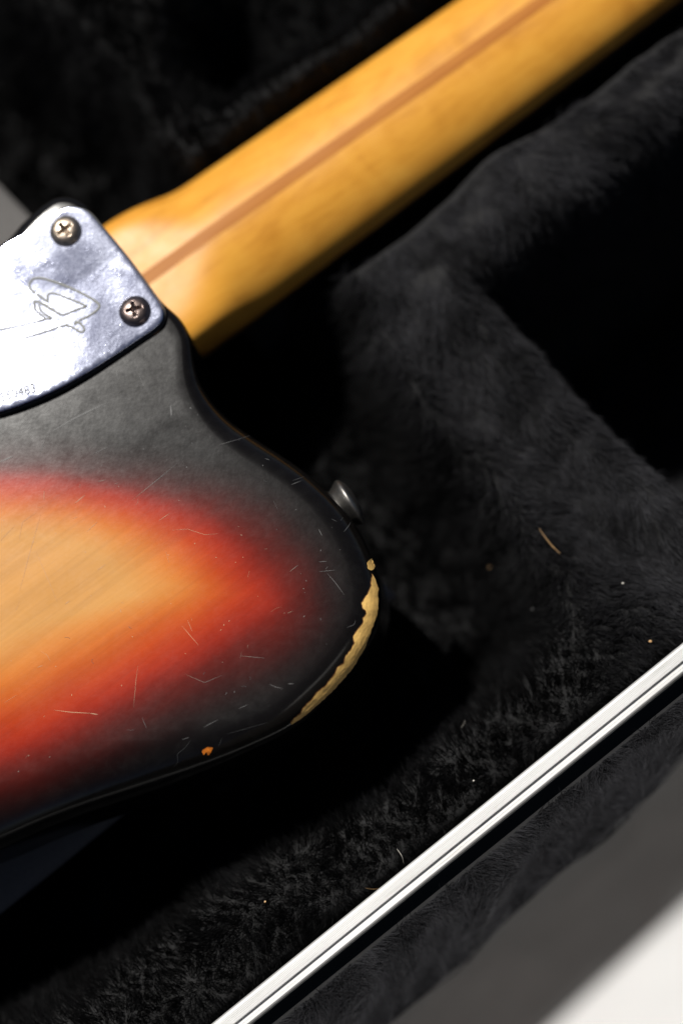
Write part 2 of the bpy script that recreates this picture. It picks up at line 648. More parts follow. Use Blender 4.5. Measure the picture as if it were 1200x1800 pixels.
big_chip = jag(chip_in + chip_out, 1.0, 2.5, 3)
chip = decal('bare_wood_chip', big_chip, MAT_BARE, lift=0.00016, dome=0.0001)
decal('lacquer_rim', jag(grow(big_chip, 1.2), 0.7, 2.5, 9), MAT_RIM, lift=0.00004)
decal('bare_wood_chip', jag([(652, 982), (659, 985), (659, 993), (657, 1001), (652, 1003), (645, 1000), (646, 994), (643, 990), (648, 985)], 0.8, 2.5, 5),
      MAT_BARE, lift=0.00016, dome=0.0001)
decal('lacquer_chip', jag([(357, 1317), (366, 1313), (375, 1314), (371, 1322), (366, 1328), (363, 1322), (358, 1327), (355, 1322)], 0.8, 2, 6),
      MAT_ORANGE, step=1.5, lift=0.00010)
decal('lacquer_chip', jag([(268, 578), (276, 572), (283, 574), (280, 583), (272, 588), (262, 592), (252, 597), (256, 588)], 0.8, 2, 8),
      plain('bare_edge', (0.50, 0.22, 0.07), 0.5), step=1.5, lift=0.00010)

# scratches, dings and dust in the lacquer
sv, sf = [], []


def stroke(p, w):
    """thin tapered scratch through pixel points"""
    p = resample(np.array(p, float), 3.0, closed=False)
    t = np.gradient(p, axis=0)
    t /= np.linalg.norm(t, axis=1)[:, None] + 1e-9
    nn = np.stack([-t[:, 1], t[:, 0]], 1)
    prev = None
    M = len(p)
    for i in range(M):
        ww = w * math.sin(math.pi * (i + 0.35) / (M - 0.3)) * 0.5 + 0.05
        a = on_body(*(p[i] + nn[i] * ww), lift=0.00007)
        b = on_body(*(p[i] - nn[i] * ww), lift=0.00007)
        if a is None or b is None:
            prev = None
            continue
        k = len(sv)
        sv.extend([a, b])
        if prev is not None:
            sf.append((prev, prev + 1, k + 1, k))
        prev = k


known = [([(80, 766), (130, 736), (200, 702)], 4.0), ([(0, 812), (24, 802)], 5.0), ([(160, 800), (196, 783)], 1.2), ([(232, 880), (310, 816)], 1.4),
         ([(386, 782), (450, 763)], 1.8), ([(300, 712), (302, 732)], 5.0), ([(35, 1040), (52, 975), (72, 905)], 1.2), ([(64, 970), (90, 1030), (101, 1058)], 1.0),
         ([(132, 885), (150, 870)], 2.2), ([(153, 935), (172, 917)], 1.2), ([(280, 915), (299, 902)], 1.4), ([(172, 1002), (185, 993)], 1.6),
         ([(115, 1062), (123, 1056)], 2.4), ([(84, 758), (70, 800)], 1.0), ([(303, 932), (330, 930), (360, 940), (384, 938)], 0.9),
         ([(575, 1008), (590, 1025), (605, 1046)], 1.6), ([(560, 1005), (590, 1002)], 1.2), ([(423, 1153), (466, 1157)], 1.4), ([(506, 1202), (516, 1202)], 2.2),
         ([(358, 1278), (384, 1265)], 1.6), ([(420, 1246), (436, 1238)], 1.2), ([(610, 1103), (622, 1098), (625, 1090)], 2.2), ([(560, 930), (566, 942)], 2.0),
         ([(512, 852), (530, 845)], 3.0), ([(514, 845), (534, 838)], 1.6), ([(466, 806), (474, 809)], 3.0),
         ([(235, 1245), (240, 1190), (243, 1170)], 1.1), ([(95, 1248), (125, 1252), (165, 1254)], 2.6), ([(160, 1254), (172, 1256)], 4.0),
         ([(325, 1185), (360, 1200), (390, 1187)], 1.1), ([(335, 1302), (325, 1315), (312, 1325), (313, 1340), (304, 1350)], 1.2),
         ([(320, 1300), (333, 1296)], 2.2), ([(390, 1298), (384, 1312)], 1.4), ([(400, 1290), (470, 1270)], 0.8), ([(250, 1262), (258, 1280)], 0.9),
         ([(604, 935), (612, 925), (616, 918)], 4.0), ([(582, 912), (592, 917)], 1.6), ([(598, 916), (603, 909)], 1.2), ([(505, 1078), (515, 1074)], 1.0),
         ([(320, 1100), (335, 1118), (350, 1135)], 1.4), ([(330, 1090), (338, 1110)], 1.2), ([(205, 650), (208, 668)], 1.6), ([(245, 660), (254, 680)], 1.0),
         ([(110, 714), (118, 711)], 2.4), ([(34, 950), (40, 918), (66, 900)], 0.8), ([(0, 952), (28, 922)], 0.9), ([(78, 862), (78, 880)], 1.2)]
for p, w in known:
    stroke(p, w * 0.36)
R = random.Random(21)
flat_px = [(-60, 740), (60, 712), (200, 640), (300, 590), (325, 640), (350, 710), (470, 800), (570, 880), (620, 960), (632, 1030), (610, 1110), (560, 1180),
           (470, 1255), (330, 1305), (120, 1360), (-60, 1400)]
FLATP = np.array(flat_px, float)
for i in range(60):
    x = R.uniform(-40, 640)
    y = R.uniform(600, 1390)
    if sdf(np.array([[x, y]]), FLATP)[0] < 8:
        continue
    L = R.choice([4, 6, 8, 12, 18, 30]) * R.uniform(0.6, 1.4)
    a = R.gauss(-0.7, 0.9)
    c = R.gauss(0, 0.12) * L
    dx, dy = math.cos(a), math.sin(a)
    stroke([(x, y), (x + dx * L / 2 - dy * c * 0.5, y + dy * L / 2 + dx * c * 0.5), (x + dx * L, y + dy * L)], R.choice([0.05, 0.1, 0.18, 0.3, 0.6]))
for i in range(80):                                     # specks
    x = R.uniform(-20, 655)
    y = R.uniform(660, 1380)
    s = R.uniform(0.5, 1.2)
    a = R.uniform(0, 3)
    if sdf(np.array([[x, y]]), FLATP)[0] < 5:
        continue
    stroke([(x, y), (x + s * 3 * math.cos(a), y + s * 3 * math.sin(a))], s)
sc_me = mesh('scratches', sv, sf)
sc_t = sstep(sdf(np.array([tuple(v)[:2] for v in sv]), burst_poly), -0.002, 0.016)
sa_ = sc_me.attributes.new('tone', 'FLOAT', 'POINT')
sa_.data.foreach_set('value', sc_t.astype(np.float32))
under(link('scratches', sc_me, MAT_SCRATCH, kind='stuff'), GUITAR)
bpy.context.view_layer.update()

# ring dings: small raised crescents
for (x, y, r0) in [(468, 843, 4.5), (436, 1193, 4.5), (168, 1162, 6), (118, 1125, 6), (231, 1101, 4), (428, 1210, 5), (362, 1185, 4)]:
    a0 = R.uniform(0, 6)
    c = [on_body(x + r0 * math.cos(a0 + t), y + r0 * 0.8 * math.sin(a0 + t), 0.00002) for t in np.linspace(0, 1.8, 8)]
    cu = bpy.data.curves.new('ding', 'CURVE')
    cu.dimensions = '3D'
    cu.bevel_depth = 0.00005
    cu.bevel_resolution = 1
    sp = cu.splines.new('POLY')
    sp.points.add(len(c) - 1)
    for q, pnt in zip(c, sp.points):
        pnt.co = (*q, 1)
    tmp = bpy.data.objects.new('ding_curve', cu)
    me2 = bpy.data.meshes.new_from_object(tmp)
    bpy.data.objects.remove(tmp)
    under(link('ding', me2, MAT_SCRATCH), GUITAR)

# ------------------------------------------------------------------ neck plate
plate_px = [(112, 371), (135, 368), (156, 375), (176, 396), (225, 455), (268, 514), (284, 538), (286, 556), (276, 572), (240, 597), (200, 624),
            (150, 656), (100, 684), (50, 706), (0, 723), (-50, 734), (-95, 733), (-128, 712), (-138, 676), (-124, 636), (-90, 580), (-45, 500), (0, 440), (40, 416), (80, 389)]
PL0, PLT = 0.0018, 0.0013
pp = np.array([P(x, y, PL0 + PLT)[:2] for x, y in plate_px])
pol = resample(catmull(pp, 8), 0.0009)
if 0.5 * np.sum(pol[:, 0] * np.roll(pol[:, 1], -1) - np.roll(pol[:, 0], -1) * pol[:, 1]) < 0:
    pol = pol[::-1].copy()
edgeA = np.array(P(150, 362, 0)[:2])
edgeB = np.array(P(288, 548, 0)[:2])
en = np.array([(edgeB - edgeA)[1], -(edgeB - edgeA)[0]])
en /= np.linalg.norm(en)
if en @ (pol.mean(0) - edgeA) > 0:
    en = -en


PC = np.array(P(225, 500)[:2])
PC2 = np.array(P(20, 640)[:2])
PD = np.array([-0.54, 0.84])


def plate_z(xy):
    d = -(xy - edgeA) @ en                               # distance in from the neck-side edge
    lift = 0.00034 * sstep(-d, -0.010, 0.001)            # plate pulled down by its screws, edge curls up
    q = (xy - PC) @ PD                                   # slightly bent where the screws pull it down
    q2 = (xy - PC2) @ PD
    bow = -0.040 * q * (1 - sstep(d, 0.010, 0.052)) - 0.026 * np.clip(q2 - 0.010, 0, 1)
    return PL0 + PLT + lift - bow + 0.00002 * vnoise(xy[:, 0], xy[:, 1], 0.012, 3)


def slab(name, poly, ztop, zbot, bev, mat, parent, step=0.0015):
    n0 = len(poly)
    t = np.roll(poly, -1, 0) - np.roll(poly, 1, 0)
    t /= np.linalg.norm(t, axis=1)[:, None]
    nn = np.stack([-t[:, 1], t[:, 0]], 1)
    lay = [np.column_stack([poly, zbot(poly) if callable(zbot) else np.full(n0, zbot)])]
    nb = 4
    for k in range(nb + 1):
        a = math.pi / 2 * k / nb
        xy = poly + nn * bev * (1 - math.cos(a))
        lay.append(np.column_stack([xy, ztop(xy) - bev + bev * math.sin(a)]))
    Vv = np.vstack(lay)
    Ff = []
    for L in range(len(lay) - 1):
        for i in range(n0):
            j = (i + 1) % n0
            Ff.append((L * n0 + i, L * n0 + j, (L + 1) * n0 + j, (L + 1) * n0 + i))
    Ff.append(tuple(range(n0 - 1, -1, -1)))
    lastp = lay[-1][:, :2]
    gx, gy = np.meshgrid(np.arange(poly[:, 0].min(), poly[:, 0].max(), step), np.arange(poly[:, 1].min(), poly[:, 1].max(), step))
    q = np.column_stack([gx.ravel(), gy.ravel()]) + rng.uniform(-1e-4, 1e-4, (gx.size, 2))
    q = q[sdf(q, lastp) > step * 0.5]
    ov, oe, of, iv, ie, iff = delaunay_2d_cdt([Vector(p) for p in lastp] + [Vector(p) for p in q],
                                               [(i, (i + 1) % n0) for i in range(n0)], [], 1, 1e-7)
    b0 = (len(lay) - 1) * n0
    ids, ex = [], []
    for i, o in enumerate(iv):
        if o and o[0] < n0:
            ids.append(b0 + o[0])
        else:
            ids.append(len(Vv) + len(ex))
            ex.append(tuple(ov[i]))
    ex = np.array(ex)
    Vv = np.vstack([Vv, np.column_stack([ex, ztop(ex)])])
    Ff += [tuple(ids[i] for i in f) for f in of]
    me = mesh(name, Vv, Ff)
    return under(link(name, me, mat), parent)


plate = slab('neck_plate', pol, plate_z, lambda q: plate_z(q) - PLT, 0.0004, MAT_CHROME, GUITAR)
plate['label'] = 'chrome neck plate with engraved letter and number'
tpl = np.roll(pol, -1, 0) - np.roll(pol, 1, 0)
tpl /= np.linalg.norm(tpl, axis=1)[:, None]
gpol = pol - np.stack([-tpl[:, 1], tpl[:, 0]], 1) * 0.0006
slab('plate_gasket', gpol, lambda xy: plate_z(xy) - PLT - 0.00003, -0.0030, 0.0002, MAT_GASKET, GUITAR, 0.006)


def on_plate(px, py, lift=0.0):
    p = P(px, py, PL0 + PLT)
    z = plate_z(np.array([[p.x, p.y]]))[0]
    return Vector((p.x, p.y, z + lift))


def tube(name, pts, r, mat, parent, res=2, cyclic=False, taper=None):
    cu = bpy.data.curves.new(name, 'CURVE')
    cu.dimensions = '3D'
    cu.bevel_depth = r
    cu.bevel_resolution = res
    sp = cu.splines.new('POLY')
    sp.points.add(len(pts) - 1)
    sp.use_cyclic_u = cyclic
    for i, (q, pn) in enumerate(zip(pts, sp.points)):
        pn.co = (*q, 1)
        if taper:
            pn.radius = taper(i / (len(pts) - 1))
    tmp = bpy.data.objects.new('tube_curve', cu)
    me2 = bpy.data.meshes.new_from_object(tmp)
    me2.name = name
    bpy.data.objects.remove(tmp)
    bpy.data.curves.remove(cu)
    o = link(name, me2, mat)
    if parent is not None:
        under(o, parent)
    return o


# engraved letter, traced as a raised bead (coordinates read off the photograph: zoom/6 + (0, 470))
Z6 = lambda L: [(x / 6.0, 470 + y / 6.0) for x, y in L]
strokes6 = [
    # outer ribbon of the letter
    [(520, 372), (430, 310), (350, 252), (318, 205), (325, 165), (365, 128), (430, 118), (520, 140), (640, 178), (780, 235), (900, 292), (990, 345), (1045, 390), (1045, 425),
     (1000, 470), (930, 515), (830, 560)],
    # inner counter
    [(510, 345), (505, 300), (530, 278), (580, 278), (680, 312), (790, 355), (905, 405), (870, 425), (780, 458), (665, 500), (560, 445), (470, 392), (375, 358),
     (370, 400), (380, 450), (420, 490), (480, 530)],
    [(375, 358), (420, 372), (520, 430), (640, 500)],
    # long tail
    [(480, 545), (380, 575), (200, 618), (0, 660), (-200, 690)],
    [(720, 600), (640, 625), (480, 680), (300, 735), (120, 780), (0, 800), (-200, 820)],
    [(415, 395), (430, 450), (480, 495), (545, 535), (480, 545)],
    # small flag
    [(700, 610), (780, 640), (850, 680), (885, 665), (880, 625), (830, 580), (790, 570)],
    [(830, 580), (780, 600)],
]


def bead_mesh(paths, r):
    cu = bpy.data.curves.new('bead', 'CURVE')
    cu.dimensions = '3D'
    cu.bevel_depth = r
    cu.bevel_resolution = 2
    for pth in paths:
        sp = cu.splines.new('POLY')
        sp.points.add(len(pth) - 1)
        for q, pn in zip(pth, sp.points):
            pn.co = (*q, 1)
    tmp = bpy.data.objects.new('bead_curve', cu)
    me2 = bpy.data.meshes.new_from_object(tmp)
    bpy.data.objects.remove(tmp)
    bpy.data.curves.remove(cu)
    return me2


paths = []
for s in strokes6:
    c = catmull(Z6(s), 6, closed=False)
    paths.append([on_plate(x, y, -0.00016) for x, y in c])
under(link('engraved_letter', bead_mesh(paths, 0.00046), MAT_ENGRAVE), GUITAR)
# serial number
ft = bpy.data.curves.new('serial', 'FONT')
ft.body = '5550483'
ft.size = 0.0031
ft.extrude = 0.00008
ft.bevel_depth = 0.00004
ft.space_character = 1.05
tmp = bpy.data.objects.new('serial', ft)
COL.objects.link(tmp)
bpy.context.view_layer.update()
sm = bpy.data.meshes.new_from_object(tmp.evaluated_get(bpy.context.evaluated_depsgraph_get()))
bpy.data.objects.remove(tmp)
pa, pb = on_plate(-9, 709), on_plate(64, 689)
xs = np.array([v.co.x for v in sm.vertices])
dirx = (pb - pa)
sc = dirx.length / (xs.max() - xs.min())
ang = math.atan2(dirx.y, dirx.x)
for v in sm.vertices:
    x, y, z = (v.co.x - xs.min()) * sc, v.co.y * sc * 1.15, v.co.z
    v.co = (pa.x + x * math.cos(ang) - y * math.sin(ang), pa.y + x * math.sin(ang) + y * math.cos(ang), 0.0)
    v.co.z = plate_z(np.array([[v.co.x, v.co.y]]))[0] + z + 0.00006
under(link('serial_number', sm, plain('stamped_metal', (0.14, 0.14, 0.125), 0.6, 0.0), smooth=False), GUITAR)


# screws: oval heads with a cross recess
def screw(px, py, mat, rot, tilt, name='screw'):
    c = on_plate(px, py, 0.0)
    r0, hgt = 0.0052, 0.0021
    nr, na = 22, 72
    vs = [(0, 0, 0)]
    for i in range(1, nr + 1):
        for j in range(na):
            a = 2 * math.pi * j / na
            vs.append((r0 * i / nr * math.cos(a), r0 * i / nr * math.sin(a), 0))
    vs = np.array(vs)
    rr = np.hypot(vs[:, 0], vs[:, 1]) / r0
    z = hgt * np.sqrt(np.clip(1 - (rr * 0.985) ** 2.3, 0, 1))
    ca, sa = math.cos(rot), math.sin(rot)
    u = np.abs(vs[:, 0] * ca + vs[:, 1] * sa)
    w = np.abs(-vs[:, 0] * sa + vs[:, 1] * ca)
    arm = lambda p, q: np.minimum(0.00052 - q * 1.0, 0.0026 - p)
    dcr = np.maximum(arm(u, w), arm(w, u))
    dcr = np.maximum(dcr, 0.0010 - rr * r0)
    cut = sstep(dcr, -0.00012, 0.00022) * np.interp(rr * r0, [0, 0.0026], [0.0021, 0.0009])
    vs[:, 2] = z - cut
    fs = [(0, 1 + j, 1 + (j + 1) % na) for j in range(na)]
    for i in range(nr - 1):
        for j in range(na):
            a = 1 + i * na + j
            b = 1 + i * na + (j + 1) % na
            fs.append((a, a + na, b + na, b))
    k = len(vs)
    rim = [(r0 * math.cos(2 * math.pi * j / na), r0 * math.sin(2 * math.pi * j / na), -0.0008) for j in range(na)]
    vs = np.vstack([vs, rim])
    for j in range(na):
        a = 1 + (nr - 1) * na + j
        b = 1 + (nr - 1) * na + (j + 1) % na
        fs.append((a, k + j, k + (j + 1) % na, b))
    M = Matrix.Translation(c) @ Matrix.Rotation(tilt, 4, 'X')
    vs = [M @ Vector(v) for v in vs]
    return under(link(name, mesh(name, vs, fs), mat), GUITAR)


screw(118, 409, MAT_SCREW_A, math.radians(38), 0.05)['label'] = 'pale tarnished screw at the upper corner'
screw(237, 546, MAT_SCREW_B, math.radians(12), -0.04)['label'] = 'dark tarnished screw at the lower corner'
screw(-66, 650, MAT_SCREW_A, math.radians(60), 0.0)['label'] = 'rear neck screw'

# ------------------------------------------------------------------ neck
NL = 0.36
FBZ = -0.0535
ZSPL = FBZ + 0.0055
secs = []
NS = 56
LT = np.concatenate([np.linspace(-0.058, 0.0, 8)[:-1], np.linspace(0, 0.10, 60)[:-1], np.linspace(0.10, NL, 40)])


def neck_pt(t, s, lift=0.0):
    """t metres along from the body, s -1..1 across the back"""
    a = 0.0282 - 0.0072 * max(t, -0.01) / 0.36 * 1.05
    th = 0.0195 - 0.0015 * sstep(np.array(t), 0.02, 0.07) - 0.003 * sstep(np.array(t), 0.04, 0.18)
    k = float(sstep(np.array(t), -0.003, 0.032))
    n = 6.5 * (1 - k) ** 1.6 + 1.92 * (1 - (1 - k) ** 1.6)
    ph = s * math.pi / 2
    x = a * math.copysign(abs(math.sin(ph)) ** (2 / n), s)
    z = th * abs(math.cos(ph)) ** (2 / n)
    base = NECK0 + NDIR * t
    nz = Vector((NLAT.x * x, NLAT.y * x, 0))
    if lift:
        nz += (Vector((NLAT.x * x / (a * a), NLAT.y * x / (a * a), z / (th * th))).normalized()) * lift
    return Vector((base.x + nz.x, base.y + nz.y, ZSPL + z + nz.z))


vs, fs = [], []
ss = np.sin(np.linspace(-1, 1, NS + 1) * math.pi / 2)
ss = 0.55 * ss + 0.45 * np.linspace(-1, 1, NS + 1)
for t in LT:
    for s in ss:
        vs.append(neck_pt(t, s))
W = NS + 1
for i in range(len(LT) - 1):
    for j in range(NS):
        a = i * W + j
        fs.append((a, a + W, a + W + 1, a + 1))
for i in range(len(LT) - 1):                              # flat underside
    a = i * W
    fs.append((a, a + NS, a + W + NS, a + W))
fs.append(tuple(range(0, W)))
fs.append(tuple((len(LT) - 1) * W + j for j in range(W - 1, -1, -1)))
neck = under(link('neck', fix_normals(mesh('neck', vs, fs)), MAT_MAPLE), GUITAR)
# skunk stripe let into the back
vs, fs = [], []
HW = 0.0024
for t in LT[6:]:
    a = 0.0282 - 0.0072 * t / 0.36
    for q in np.linspace(-1, 1, 7):
        # find s giving this lateral offset
        lo_, hi_ = -0.6, 0.6
        for _ in range(26):
            mid = (lo_ + hi_) / 2
            pt = neck_pt(t, mid)
            base = NECK0 + NDIR * t
            if (pt - base).xy.dot(NLAT.xy) < q * HW:
                lo_ = mid
            else:
                hi_ = mid
        pt = neck_pt(t, (lo_ + hi_) / 2)
        vs.append(pt + Vector((0, 0, 0.00006)))
for i in range(len(LT[6:]) - 1):
    for j in range(6):
        a = i * 7 + j
        fs.append((a, a + 7, a + 8, a + 1))
stripe = link('walnut_stripe', fix_normals(mesh('walnut_stripe', vs, fs)), MAT_STRIPE)
under(stripe, GUITAR)
if stripe.data.polygons[0].normal.z < 0:
    stripe.data.flip_normals()
# fretboard slab below the neck
vs, fs = [], []
for t in (-0.058, NL):
    a = 0.0282 - 0.0072 * max(t, 0) / 0.36 * 1.05 - 0.0001
    for x, z in ((-a, ZSPL - 0.0001), (a, ZSPL - 0.0001), (a, FBZ), (-a, FBZ)):
        b = NECK0 + NDIR * t + NLAT * x
        vs.append((b.x, b.y, z))
fs = [(0, 1, 2, 3), (7, 6, 5, 4), (0, 4, 5, 1), (1, 5, 6, 2), (2, 6, 7, 3), (3, 7, 4, 0)]
under(link('fretboard', fix_normals(mesh('fretboard', vs, fs)), MAT_FRET, smooth=False), GUITAR)

# ------------------------------------------------------------------ strap button on the horn
bp = P(616, 881, -0.017)
bd = (P(644, 864, -0.017) - bp)
bd.z = 0
bd.normalize()
prof = [(0.0, 0.0), (0.0056, 0.0), (0.0058, 0.0016), (0.0063, 0.0030), (0.0070, 0.0044), (0.0078, 0.0056), (0.0081, 0.0062), (0.0082, 0.0066),
        (0.0081, 0.0071), (0.0072, 0.0078), (0.0050, 0.0087), (0.0030, 0.0091), (0.0020, 0.0090), (0.0, 0.0084)]
vs, fs = [], []
na = 56
q = bd.to_track_quat('Z', 'Y')
for r0, zz in prof:
    for j in range(na):
        a = 2 * math.pi * j / na
        vs.append(bp + q @ Vector((r0 * math.cos(a), r0 * math.sin(a), zz - 0.0072)))
for i in range(len(prof) - 1):
    for j in range(na):
        k = (j + 1) % na
        fs.append((i * na + j, i * na + k, (i + 1) * na + k, (i + 1) * na + j))
bm = bmesh.new()
bm.from_mesh(mesh('tmp', vs, fs))
bmesh.ops.remove_doubles(bm, verts=bm.verts, dist=1e-6)
bmesh.ops.recalc_face_normals(bm, faces=bm.faces)
me2 = bpy.data.meshes.new('strap_button')
bm.to_mesh(me2)
bm.free()
under(link('strap_button', me2, MAT_STEEL), GUITAR)

# ------------------------------------------------------------------ guitar case
mid = ray(760, 1500)
zr = (CAM + mid * (DIST / mid.dot(FWD))).z               # rail lies in the plane of focus
RA, RB = P(371, 1800, zr), P(1200, 1129, zr)
RD = (RB - RA).normalized()
RN = Vector((RD.y, -RD.x, 0))                            # outwards, away from the guitar
CASE = empty('guitar_case', P(600, 900, -0.10), label='open black guitar case lined with long black plush', category='case')


def railw(xy):
    """distance outwards from the inner edge of the rail"""
    return (np.asarray(xy) - np.array(RA[:2])) @ np.array(RN[:2])


poly_at = lambda L, z: catmull([P(x, y, z)[:2] for x, y in L], 6)
ZB = zr - 0.011                                          # top of the padded border
cavity = poly_at([(590, 520), (650, 640), (770, 800), (880, 950), (945, 1060), (940, 1120), (870, 1195), (740, 1300), (600, 1395), (420, 1515), (210, 1680), (0, 1800),
                  (-500, 2150), (-1400, 2100), (-1600, 1200), (-900, 300), (-300, -120), (20, 10), (120, 100), (200, 190), (290, 310), (400, 400)], -0.045)
comp = np.array([P(x, y, -0.045)[:2] for x, y in [(868, 505), (1010, 400), (1210, 240), (1500, 20), (1900, 300), (1500, 1120), (1215, 850), (1030, 680), (940, 590)]])
comp2 = np.array([P(x, y, -0.045)[:2] for x, y in [(330, -20), (300, 110), (380, 170), (560, 60), (760, -90), (500, -300), (300, -300)]])
AXC = np.array(NECK0[:2])
nd2, nl2 = np.array(NDIR[:2]), np.array(NLAT[:2])


def height(xy):
    xy = np.asarray(xy)
    x, y = xy[:, 0], xy[:, 1]
    h = np.full(len(xy), ZB)
    wob = 0.004 * vnoise(x, y, 0.03, 1)
    dc = sdf(xy, cavity) + wob
    h = h + (-0.105 - h) * sstep(dc, -0.012, 0.016)
    lat = np.abs((xy - AXC) @ nl2)
    al = (xy - AXC) @ nd2
    ch = (1 - sstep(lat + wob, 0.027, 0.036)) * sstep(al, 0.0, 0.06)
    h = np.minimum(h, h * (1 - ch) + (-0.062) * ch)
    h = h - 0.006 * sstep(-((xy - AXC) @ nl2), 0.02, 0.05) * 0
    d1 = sdf(xy, comp) + 0.5 * wob
    h = h + 0.0075 * np.exp(-((d1 + 0.015) / 0.011) ** 2) * (1 - sstep(dc, -0.012, 0.004))     # padded crest
    h = h + (-0.165 - h) * sstep(d1, -0.009, 0.012)
    d2 = sdf(xy, comp2) + wob
    h = h + (-0.080 - h) * sstep(d2, -0.008, 0.014)
    rw = railw(xy)
    h = h - 0.010 * sstep(rw, -0.004, 0.0005)             # tucks under the rail
    h = h - 0.004 * sstep(-rw, 0.02, 0.06) * (1 - sstep(dc, -0.02, 0.0))
    h = h + 0.0034 * vnoise(x, y, 0.021, 5) + 0.0019 * vnoise(x, y, 0.009, 6)
    return h


gs = 0.0022
gx = np.arange(-0.30, 0.30, gs)
gy = np.arange(-0.30, 0.34, gs)
X, Y = np.meshgrid(gx, gy)
XY = np.column_stack([X.ravel(), Y.ravel()])
Hh = height(XY)
nx, ny = len(gx), len(gy)
keep = (railw(XY) < 0.002).reshape(ny, nx)
ii, jj = np.meshgrid(np.arange(ny - 1), np.arange(nx - 1), indexing='ij')
kk = keep[:-1, :-1] & keep[1:, :-1] & keep[:-1, 1:] & keep[1:, 1:]
a = (ii * nx + jj)[kk]
quads = np.column_stack([a, a + 1, a + nx + 1, a + nx])


Hg = Hh.reshape(ny, nx)
Dg = sdf(XY, outl[::6]).reshape(ny, nx)
Cg = sdf(XY, comp).reshape(ny, nx)
Vg = sdf(XY, cavity).reshape(ny, nx)


def lookup(G, xy):
    u = np.clip((xy[:, 0] - gx[0]) / gs, 0, nx - 1.001)
    v = np.clip((xy[:, 1] - gy[0]) / gs, 0, ny - 1.001)
    i, j = u.astype(int), v.astype(int)
    fu, fv = u - i, v - j
    return (G[j, i] * (1 - fu) + G[j, i + 1] * fu) * (1 - fv) + (G[j + 1, i] * (1 - fu) + G[j + 1, i + 1] * fu) * fv


def np_mesh(name, verts, quads=None, tris=None):
    me = bpy.data.meshes.new(name)
    verts = np.asarray(verts, np.float32)
    loops = []
    totals = []
    if quads is not None:
        loops.append(quads.ravel())
        totals.append(np.full(len(quads), 4))
    if tris is not None:
        loops.append(tris.ravel())
        totals.append(np.full(len(tris), 3))
    loops = np.concatenate(loops).astype(np.int32)
    totals = np.concatenate(totals).astype(np.int32)
    me.vertices.add(len(verts))
    me.vertices.foreach_set('co', verts.ravel())
    me.loops.add(len(loops))
    me.loops.foreach_set('vertex_index', loops)
    me.polygons.add(len(totals))
    me.polygons.foreach_set('loop_start', np.concatenate([[0], np.cumsum(totals)[:-1]]).astype(np.int32))
    me.update(calc_edges=True)
    return me


lining = under(link('plush_lining', np_mesh('plush_lining', np.column_stack([XY, Hh]), quads), MAT_BACKING), CASE)


def fur(name, base, nrm, flow, length, width, parent, tone=None):
    """tapered strands: base points, normals, lay direction, per-strand length"""
    n = len(base)
    d = nrm + flow
    d /= np.linalg.norm(d, axis=1)[:, None]
    bend = flow * 0.7 + rng.normal(0, 0.42, (n, 3))
    mid = base + d * (length * 0.55)[:, None]
    d2 = d + bend * 0.8
    d2 /= np.linalg.norm(d2, axis=1)[:, None]
    tip = mid + d2 * (length * 0.5)[:, None]
    rnd = rng.normal(0, 1, (n, 3))
    side = np.cross(d, rnd)
    side /= np.linalg.norm(side, axis=1)[:, None] + 1e-9
    w = width[:, None]
    v = np.stack([base - side * w, base + side * w, mid + side * w * 0.8, mid - side * w * 0.8, tip], axis=1).reshape(-1, 3)
    o = np.arange(n) * 5
    qd = np.column_stack([o, o + 1, o + 2, o + 3])
    tr = np.column_stack([o + 3, o + 2, o + 4])
    me = np_mesh(name, v, qd, tr)
    if tone is None:
        tone = rng.random(n)
    at = me.attributes.new('tone', 'FLOAT', 'POINT')
    at.data.foreach_set('value', np.repeat(tone, 5).astype(np.float32))
    return under(link(name, me, MAT_FUR, kind='stuff'), parent)


def project(p):
    q = p - np.array(CAM)
    dz = q @ np.array(FWD)
    return 600 + (q @ np.array(RIGHT)) / dz / K, 900 - (q @ np.array(UP)) / dz / K


NF = 900000
fx = rng.uniform(-0.21, 0.21, NF)
fy = rng.uniform(-0.26, 0.27, NF)
fxy = np.column_stack([fx, fy])
rw = railw(fxy)
fz = lookup(Hg, fxy)
ppx, ppy = project(np.column_stack([fxy, fz]))
inframe = (ppx > -60) & (ppx < 1260) & (ppy > -60) & (ppy < 1860)
okk = (rw < -0.0015)
din = lookup(Dg, fxy)
okk &= din < 0.030
lat = np.abs((fxy - AXC) @ nl2)
al = (fxy - AXC) @ nd2
okk &= ~((lat < 0.021) & (al > 0.02))
okk &= inframe | (rng.random(NF) < 0.30)
fxy, fz = fxy[okk], fz[okk]
e = 0.0022
hx = (lookup(Hg, fxy + [e, 0]) - lookup(Hg, fxy - [e, 0])) / (2 * e)
hy = (lookup(Hg, fxy + [0, e]) - lookup(Hg, fxy - [0, e])) / (2 * e)
nrm = np.column_stack([-hx, -hy, np.ones(len(fxy))])
nrm /= np.linalg.norm(nrm, axis=1)[:, None]
x, y = fxy[:, 0], fxy[:, 1]
fa = 2.0 * vnoise(x, y, 0.034, 11) + 1.3 * vnoise(x, y, 0.012, 12) + 0.9 * vnoise(x, y, 0.005, 13) - 0.9 + rng.normal(0, 0.45, len(x))
fm_ = 0.75 + 0.35 * vnoise(x, y, 0.012, 14)
sdir = -np.array([SUN.x, SUN.y]) / math.hypot(SUN.x, SUN.y)      # downsun
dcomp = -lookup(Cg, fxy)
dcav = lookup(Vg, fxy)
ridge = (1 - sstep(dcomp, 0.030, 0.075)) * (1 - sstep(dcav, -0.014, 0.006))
napm = -0.6 + 2.2 * ridge + 0.35 * vnoise(x, y, 0.016, 18)
nap = sdir[None, :] * napm[:, None]
fm_ = fm_ * 0.62
